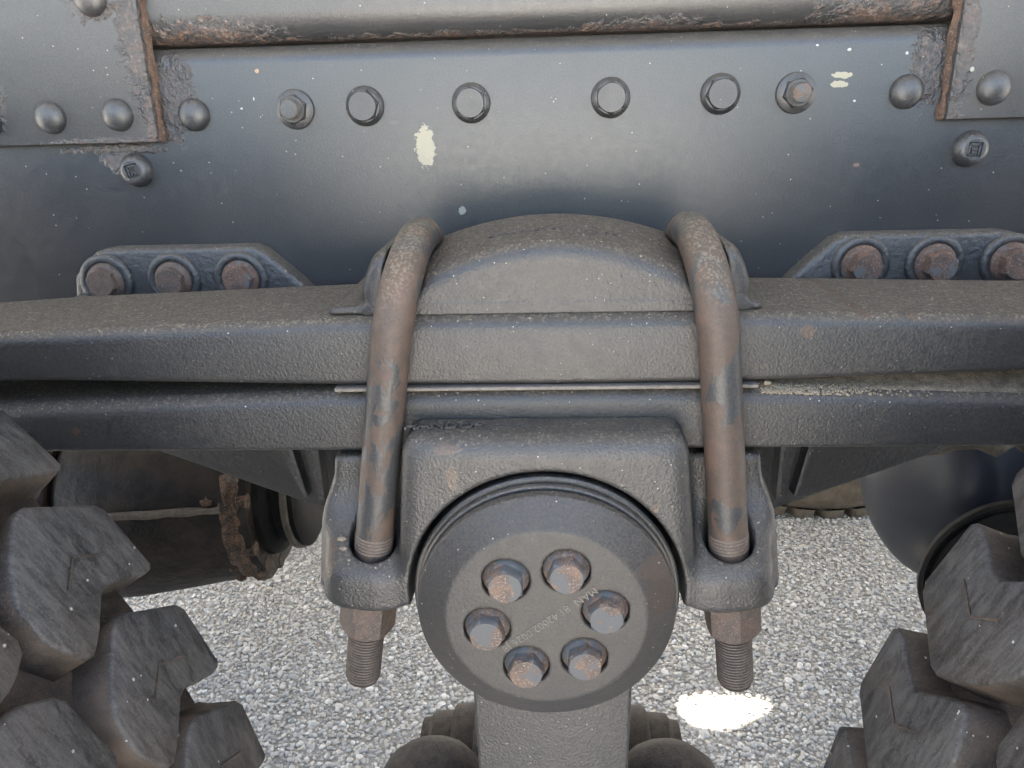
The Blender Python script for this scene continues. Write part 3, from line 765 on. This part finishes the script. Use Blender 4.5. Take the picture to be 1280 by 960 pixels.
bm = text_bm('MAN  81.42002.0026 J8', .0080, .00018, pl, .00004); obj('stamped_lettering', bm, M['ring'], hub, 40)

# ------------------------------------------------------------------ arm below the hub, torque rods
arm = thing('torque_bracket', 'textured grey bracket reaching down below the hub cover', 'bracket', (0, -.19, .22))
bm = bmesh.new()
prism(bm, [(-.0545, .60), (.0615, .60), (.0595, .42), (.0595, .30), (.05, .24), (.03, .22), (-.03, .22), (-.05, .24), (-.0525, .30), (-.0525, .42)], -.2535, -.11, .003, 3)
obj('bracket_casting', bm, M['cast'], arm)
for sg, lab in ((-1, 'dirty brown torque rod end with rubber boot, left of the lower bracket'), (1, 'dirty brown torque rod end with rubber boot, right of the lower bracket')):
    t = thing('torque_rod', lab, 'torque rod', (sg*.11, -.14, .30), 'torque rod ends beside the lower bracket')
    bm = bmesh.new()
    lathe(bm, [(0, .05), (.054, .05), (.055, .074), (.052, .0775), (.0485, .079), (.0475, .100), (.046, .102), (.041, .104), (.040, .124), (.036, .127), (.034, .129), (.033, .1365), (.02, .139), (0, .139)], (0, -.06, .296), (sg, 0, 0), 40)
    obj('pin', bm, M['boot'], t, 30)
    bm = bmesh.new()
    lathe(bm, [(0, -.058), (.018, -.057), (.034, -.050), (.047, -.036), (.054, -.016), (.0555, 0), (.054, .018), (.047, .036), (.034, .05), (0, .056)], (sg*.110, -.165, .336), (0, 1, .25), 36, .0006)
    obj('boot', bm, M['boot'], t, 60)
    bm = bmesh.new(); tube(bm, [(sg*.13, -.165, .325), (sg*.30, -.15, .29), (sg*.62, -.12, .25)], .026, 24); obj('rod', bm, M['boot'], t)

# ------------------------------------------------------------------ tyres
TR, TD, NL = .485, .022, 44
PITCH_L = 360/NL
SH = -.354
LUG = [(0, .0015), (5.1, .0015), (7.95, .040), (7.4, .050), (5.9, .066), (4.1, .0785), (1.6, .0795), (-.95, .068), (-.25, .056), (1.55, .036), (.05, .0095)]
def inset(poly, d):
    n = len(poly); out = []
    for i in range(n):
        p0, p1, p2 = (Vector(poly[j % n]) for j in (i-1, i, i+1))
        e1 = (p1-p0).normalized(); e2 = (p2-p1).normalized(); n1 = Vector((-e1.y, e1.x)); n2 = Vector((-e2.y, e2.x))
        m = (n1+n2); m = m/max(m.length_squared*.5, .35); out.append(tuple(p1 + m*d))
    return out
def lug_mesh(poly_deg, name, sipe=()):
    """block standing on the carcass; outline given as (degrees, metres in from the shoulder)"""
    P = [(R(a)*TR, v) for a, v in poly_deg]
    area = sum(P[i][0]*P[(i+1) % len(P)][1] - P[(i+1) % len(P)][0]*P[i][1] for i in range(len(P)))
    if area < 0: P = P[::-1]
    # cut the corners a little
    Q = []
    for i in range(len(P)):
        p0, p1, p2 = Vector(P[i-1]), Vector(P[i]), Vector(P[(i+1) % len(P)])
        c = min(.0035, (p1-p0).length*.3, (p2-p1).length*.3)
        Q += [tuple(p1 + (p0-p1).normalized()*c), tuple(p1 + (p2-p1).normalized()*c)]
    bm = bmesh.new()
    def ring(d, h):
        out = []
        for s, v in inset(Q, d):
            a = s/TR; rr = TR - TD + h; out.append(bm.verts.new((rr*math.cos(a), -v, rr*math.sin(a))))
        return out
    rs = [ring(-.0042, -.003), ring(-.0022, .003), ring(-.0003, TD-.0022), ring(.0004, TD-.0008), ring(.0016, TD)]
    for li, (A, B) in enumerate(zip(rs, rs[1:])):
        n = len(A)
        for i in range(n):
            f = bm.faces.new((A[i], A[(i+1) % n], B[(i+1) % n], B[i])); f.material_index = 1 if li < 2 else 0
    f = bm.faces.new(rs[-1]); bmesh.ops.triangulate(bm, faces=[f])
    bmesh.ops.recalc_face_normals(bm, faces=bm.faces)
    if sipe:                                                  # dirt-filled wear mark on the block
        for (a0, v0), (a1, v1) in zip(sipe, sipe[1:]):
            d = Vector((R(a1-a0)*TR, v1-v0)).normalized()*.0007; m = 4; prev = None
            for k in range(m+1):
                a = a0 + (a1-a0)*k/m; v = v0 + (v1-v0)*k/m
                pr = []
                for sg, hh in ((1, TD-.0003), (1, TD+.00025), (-1, TD+.00025), (-1, TD-.0003)):
                    an = R(a) - sg*d.y/TR; rr = TR - TD + hh
                    pr.append(bm.verts.new((rr*math.cos(an), -(v + sg*d.x), rr*math.sin(an))))
                if prev:
                    for q_ in range(3):
                        ff = bm.faces.new((prev[q_], pr[q_], pr[q_+1], prev[q_+1])); ff.material_index = 1
                prev = pr
    me = bpy.data.meshes.new(name); bm.to_mesh(me); bm.free()
    me.polygons.foreach_set('use_smooth', [True]*len(me.polygons)); me.set_sharp_from_angle(angle=R(50))
    return me
WID = .29
MIDL = [(0, 0), (4.6, .004), (5.9, .03), (5.6, .058), (3.2, .07), (.2, .066), (-1.0, .04), (-.9, .02)]
rows = [LUG,
        [(a*1.10 + 2.4, .088 + v*.72) for a, v in MIDL],
        [(a*1.10 + 6.2, .146 + v*.80) for a, v in MIDL],
        [(8.18 - a + 1.7, WID - v) for a, v in LUG]]
SIPE = [(2.8, .053), (3.9, .039), (2.8, .022)]
lugs = [lug_mesh(p, 'lug', q_) for p, q_ in zip(rows, (SIPE, (), (), [(8.18 - a + 1.7, WID - v) for a, v in SIPE]))]
lugs_dusty = [m.copy() for m in lugs]
for m in lugs: m.materials.append(M['rubber']); m.materials.append(M['rubber_wall'])
for m in lugs_dusty: m.materials.append(M['dusty_rubber']); m.materials.append(M['dusty_rubber'])
def carcass_bm():
    bm = bmesh.new(); r = TR-TD
    prof = [(.22, .03), (.23, .0), (.29, -.02), (.37, -.022), (.425, -.012), (.452, -.002), (r, .008), (r+.001, .06), (r+.002, WID/2), (r+.001, WID-.06), (r, WID-.008),
            (.452, WID+.002), (.425, WID+.012), (.37, WID+.022), (.29, WID+.02), (.23, WID), (.22, WID-.03), (.22, .03)]
    lathe(bm, prof, (0, 0, 0), (0, -1, 0), 104); return bm
cb = carcass_bm(); cme = bpy.data.meshes.new('carcass'); cb.to_mesh(cme); cb.free()
cme.polygons.foreach_set('use_smooth', [True]*len(cme.polygons)); cme2 = cme.copy()
cme.materials.append(M['carcass']); cme2.materials.append(M['dusty_rubber'])
def rim_bm():
    bm = bmesh.new(); lathe(bm, [(0, .10), (.08, .10), (.09, .12), (.19, .11), (.215, .06), (.235, .02), (.235, .0), (.222, .0), (.222, WID), (.235, WID), (.215, WID-.02), (.18, WID-.08), (0, WID-.08)], (0, 0, 0), (0, -1, 0), 64); return bm
rb_ = rim_bm(); rme = bpy.data.meshes.new('rim'); rb_.to_mesh(rme); rb_.free(); rme.polygons.foreach_set('use_smooth', [True]*len(rme.polygons)); rme.materials.append(M['darkblue'])
def tyre(loc, phase, label, dusty=False):
    t = thing('tyre', label, 'tyre', loc, 'off-road truck tyres')
    for nm, me in (('carcass', cme2 if dusty else cme), ('rim', rme)):
        o = bpy.data.objects.new(nm, me); COL.objects.link(o); o.parent = t
    for me in (lugs_dusty if dusty else lugs):
        for k in range(NL):
            o = bpy.data.objects.new('lug', me); COL.objects.link(o); o.parent = t
            o.rotation_euler = (0, -R(phase + k*PITCH_L), 0)
    return t
TX, TZ = .642, .505
tyre((-TX, SH, TZ), 26.65, 'near left off-road tyre, chunky worn black tread with brown grooves')
tyre((TX - .006, SH, TZ + .008), 150.7, 'near right off-road tyre, greyer scuffed tread blocks in front of the dark blue tank')
tyre((-TX, .905+WID, TZ), 10, 'dusty far tyre seen under the truck behind the axle housing', True)
tyre((TX, .905+WID, TZ), 3, 'tan dusty far tyre standing on the gravel, right of the saddle', True)

# ------------------------------------------------------------------ axle housing, left
ah = thing('axle_housing', 'oily black axle housing with a rusty flange behind the left tyre', 'axle', (-.6, .32, .38))
A0, A1 = Vector((-.655, .30, .412)), Vector((-.405, .30, .420))
ad = (A1-A0).normalized(); L = (A1-A0).length
a_, u_, v_ = frame(ad)
bm = bmesh.new()
lathe(bm, [(.0, 0), (.142, 0), (.148, .01), (.146, .06), (.138, .12), (.126, .19), (.118, L-.02), (.112, L), (0, L)], A0, ad, 64, .0012)
obj('housing', bm, M['axle'], ah, 50)
bm = bmesh.new(); lathe(bm, [(0, -.30), (.15, -.30), (.157, -.28), (.157, -.02), (.152, -.004), (.10, -.002)], A0, ad, 64, .001); obj('drum', bm, M['axle'], ah, 50)
bm = bmesh.new(); P = []
for k in range(15):
    t = .03 + .19*k/14; rr = np.interp(t, [0, .06, .12, .19, .25], [.150, .148, .139, .127, .118]); an = math.atan2(.30, 1.)
    P.append(A0 + ad*t + Vector((0, -rr*math.cos(an), rr*math.sin(an) + random.uniform(-.001, .001))))
tube(bm, P, [.0055 + random.uniform(-.0012, .0012) for _ in P], 10); obj('seam', bm, M['axle_light'], ah, 70)
bm = bmesh.new()
fl = A0 + ad*(L-.022)
lathe(bm, [(.09, -.014), (.112, -.014), (.122, -.009), (.124, 0), (.122, .009), (.112, .014), (.09, .014)], fl, ad, 60, .006)
obj('flange', bm, M['rust_dark'], ah, 70)
for k in range(11):
    an = 2*math.pi*k/11 + random.uniform(-.1, .1)
    p = fl + (u_*math.cos(an) + v_*math.sin(an))*.106
    obj('flange_bolt', flange_bolt_bm(p + ad*.010, .014, .020, .004, .013, k*.4, axis=ad), M['rust_dark'], ah, 30)
# crusted lumps of rust and clay round the flange
for k in range(22):
    an = 2*math.pi*k/22 + random.uniform(-.1, .1); s_ = random.uniform(.004, .009)*(1.6 if math.sin(an*1.7) > .6 else 1)
    p = fl + (u_*math.cos(an) + v_*math.sin(an))*random.uniform(.108, .122) + ad*random.uniform(-.03, .022)
    bm = bmesh.new(); bmesh.ops.create_icosphere(bm, subdivisions=2, radius=s_)
    for v in bm.verts: v.co = v.co*random.uniform(.7, 1.3) + p
    obj('rust_lump', bm, M['rust_dark'] if k % 3 else M['axle_light'], ah, 70)
bm = bmesh.new(); lathe(bm, [(.092, 0), (.090, .012), (.080, .02), (.074, .024), (.072, .034), (.078, .04), (.080, .056), (.072, .06), (.05, .062), (0, .062)], A1 - ad*.004, ad, 44, .001)
obj('bellows', bm, M['black'], ah, 40)
bm = bmesh.new(); lathe(bm, [(.079, .038), (.0835, .040), (.0835, .047), (.079, .049)], A1 - ad*.004, ad, 44); obj('clip_ring', bm, M['axle_light'], ah, 40)

# ------------------------------------------------------------------ air tank and cup, right
dr = thing('air_tank', 'smooth dark blue air tank with a domed end behind the right tyre', 'air tank', (.7, .30, .29))
bm = bmesh.new()
prof = [(.160*math.sin(R(90*k/14))**.9, .085*(1-math.cos(R(90*k/14)))) for k in range(15)]
lathe(bm, prof + [(.160, .13), (.162, .132), (.162, .136), (.160, .138), (.160, .75), (0, .78)], (.458, .30, .458), (1, 0, 0), 72)
obj('tank_shell', bm, M['darkblue'], dr, 60)
cu_ = thing('brake_chamber', 'black round chamber with a thin raised lip, between the dark blue tank and right tyre', 'brake chamber', (.54, .12, .31))
bm = bmesh.new()
lathe(bm, [(.0, .09), (.03, .085), (.05, .05), (.075, .022), (.092, .014), (.0985, .009), (.1010, .0), (.0995, -.003), (.097, -.002), (.0945, .001), (.090, .001), (.0885, -.0015), (.0865, -.0015), (.084, .004), (.05, .010), (0, .012)], (.5405, .10, .409), (0, 1, 0), 72)
obj('chamber', bm, M['black'], cu_, 40)

sr = thing('cable_strap', 'rusty crumpled strap hanging over the dark blue tank under the spring', 'strap', (.42, .1, .55))
bm = bmesh.new(); P = []
for k in range(13):
    x = .40 + .20*k/12; P.append((x, .06 + .01*math.sin(k*1.3), .592 + .012*math.sin(k*.42) - .004*(k % 3 == 1)))
tube(bm, P, [.005 + .005*abs(math.sin(k*1.1)) for k in range(13)], 10); obj('strap', bm, M['axle_light'], sr, 70)

# ------------------------------------------------------------------ grit lying about
def pebble_bm(c, s):
    bm = bmesh.new(); bmesh.ops.create_icosphere(bm, subdivisions=2, radius=s)
    for v in bm.verts: v.co = Vector((v.co.x*1.25, v.co.y*.9, v.co.z*.8))*random.uniform(.85, 1.15) + Vector(c)
    return bm
for c, s, lab in (((.1485, -.213, .7715), .0022, 'tiny white pebble caught between the leaves beside the right U-bolt'), ((-.1435, -.2345, .6655), .0024, 'upper of two tiny pale pebbles stuck in the left saddle slot'),
                  ((-.1415, -.2395, .6605), .0024, 'lower of two tiny pale pebbles stuck in the left saddle slot')):
    tag(obj('pebble', pebble_bm(c, s), M['sand'], None, 80), lab, 'pebble')
bm = bmesh.new(); rows_ = []  # wedge added in the gap, standing for the lower leaf's lit dusty top
for k in range(61):
    x = .140 + .50*k/60
    zt = float(np.interp(x, [0, .14, .31, .35, .64], [.7727, .7738, .7782, .779, .775])) - .0004
    zl = float(np.interp(x, [0, .14, .31, .35, .64], [.7697, .7688, .7625, .761, .746]))
    row = []
    for q_ in range(7):
        u = q_/6; yy = -.2095 + .020*u + random.uniform(-.0006, .0006)
        row.append(bm.verts.new((x, yy, zl - .0003 + (zt - zl)*min(1, u**1.1) + random.uniform(-.0005, .0005)*(q_ > 0))))
    row.append(bm.verts.new((x, -.186, zl - .001))); row.append(bm.verts.new((x, -.2095, zl - .0012)))
    rows_.append(row)
for A, B in zip(rows_, rows_[1:]):
    for i in range(9): bm.faces.new((A[i], A[(i+1) % 9], B[(i+1) % 9], B[i]))
bm.faces.new(rows_[0]); bm.faces.new(rows_[-1][::-1]); bmesh.ops.recalc_face_normals(bm, faces=bm.faces)
tag(obj('dusty_wedge', bm, M['packed'], None, 60), 'brown dusty wedge added in the gap for the lit lower leaf top, right of the U-bolt', 'dirt')
# drift of sand on the lower leaf by the right U-bolt
n = 900; cs = np.stack([.145 + np.abs(rng.normal(0, .035, n)), -.2165 + np.abs(rng.normal(0, .006, n)) + .002, np.full(n, 0.)], 1)
cs[:, 2] = np.interp(cs[:, 0], [0, .14, .31, .35, .64], [.7697, .7688, .7625, .761, .746]) - np.clip((-.2050 - cs[:, 1])/.012, 0, 1)**2*.0065 + .0004
s = rng.uniform(.0005, .0012, n)
V = (ov[None]*s[:, None, None]*(1 + rng.uniform(-.2, .2, (n, len(ov), 1))) + cs[:, None]).reshape(-1, 3)
F = (of[None] + (np.arange(n)*len(ov))[:, None, None]).reshape(-1, 3)
sn = mesh_np('sand', V, F, M['sand']); sn['kind'] = 'stuff'
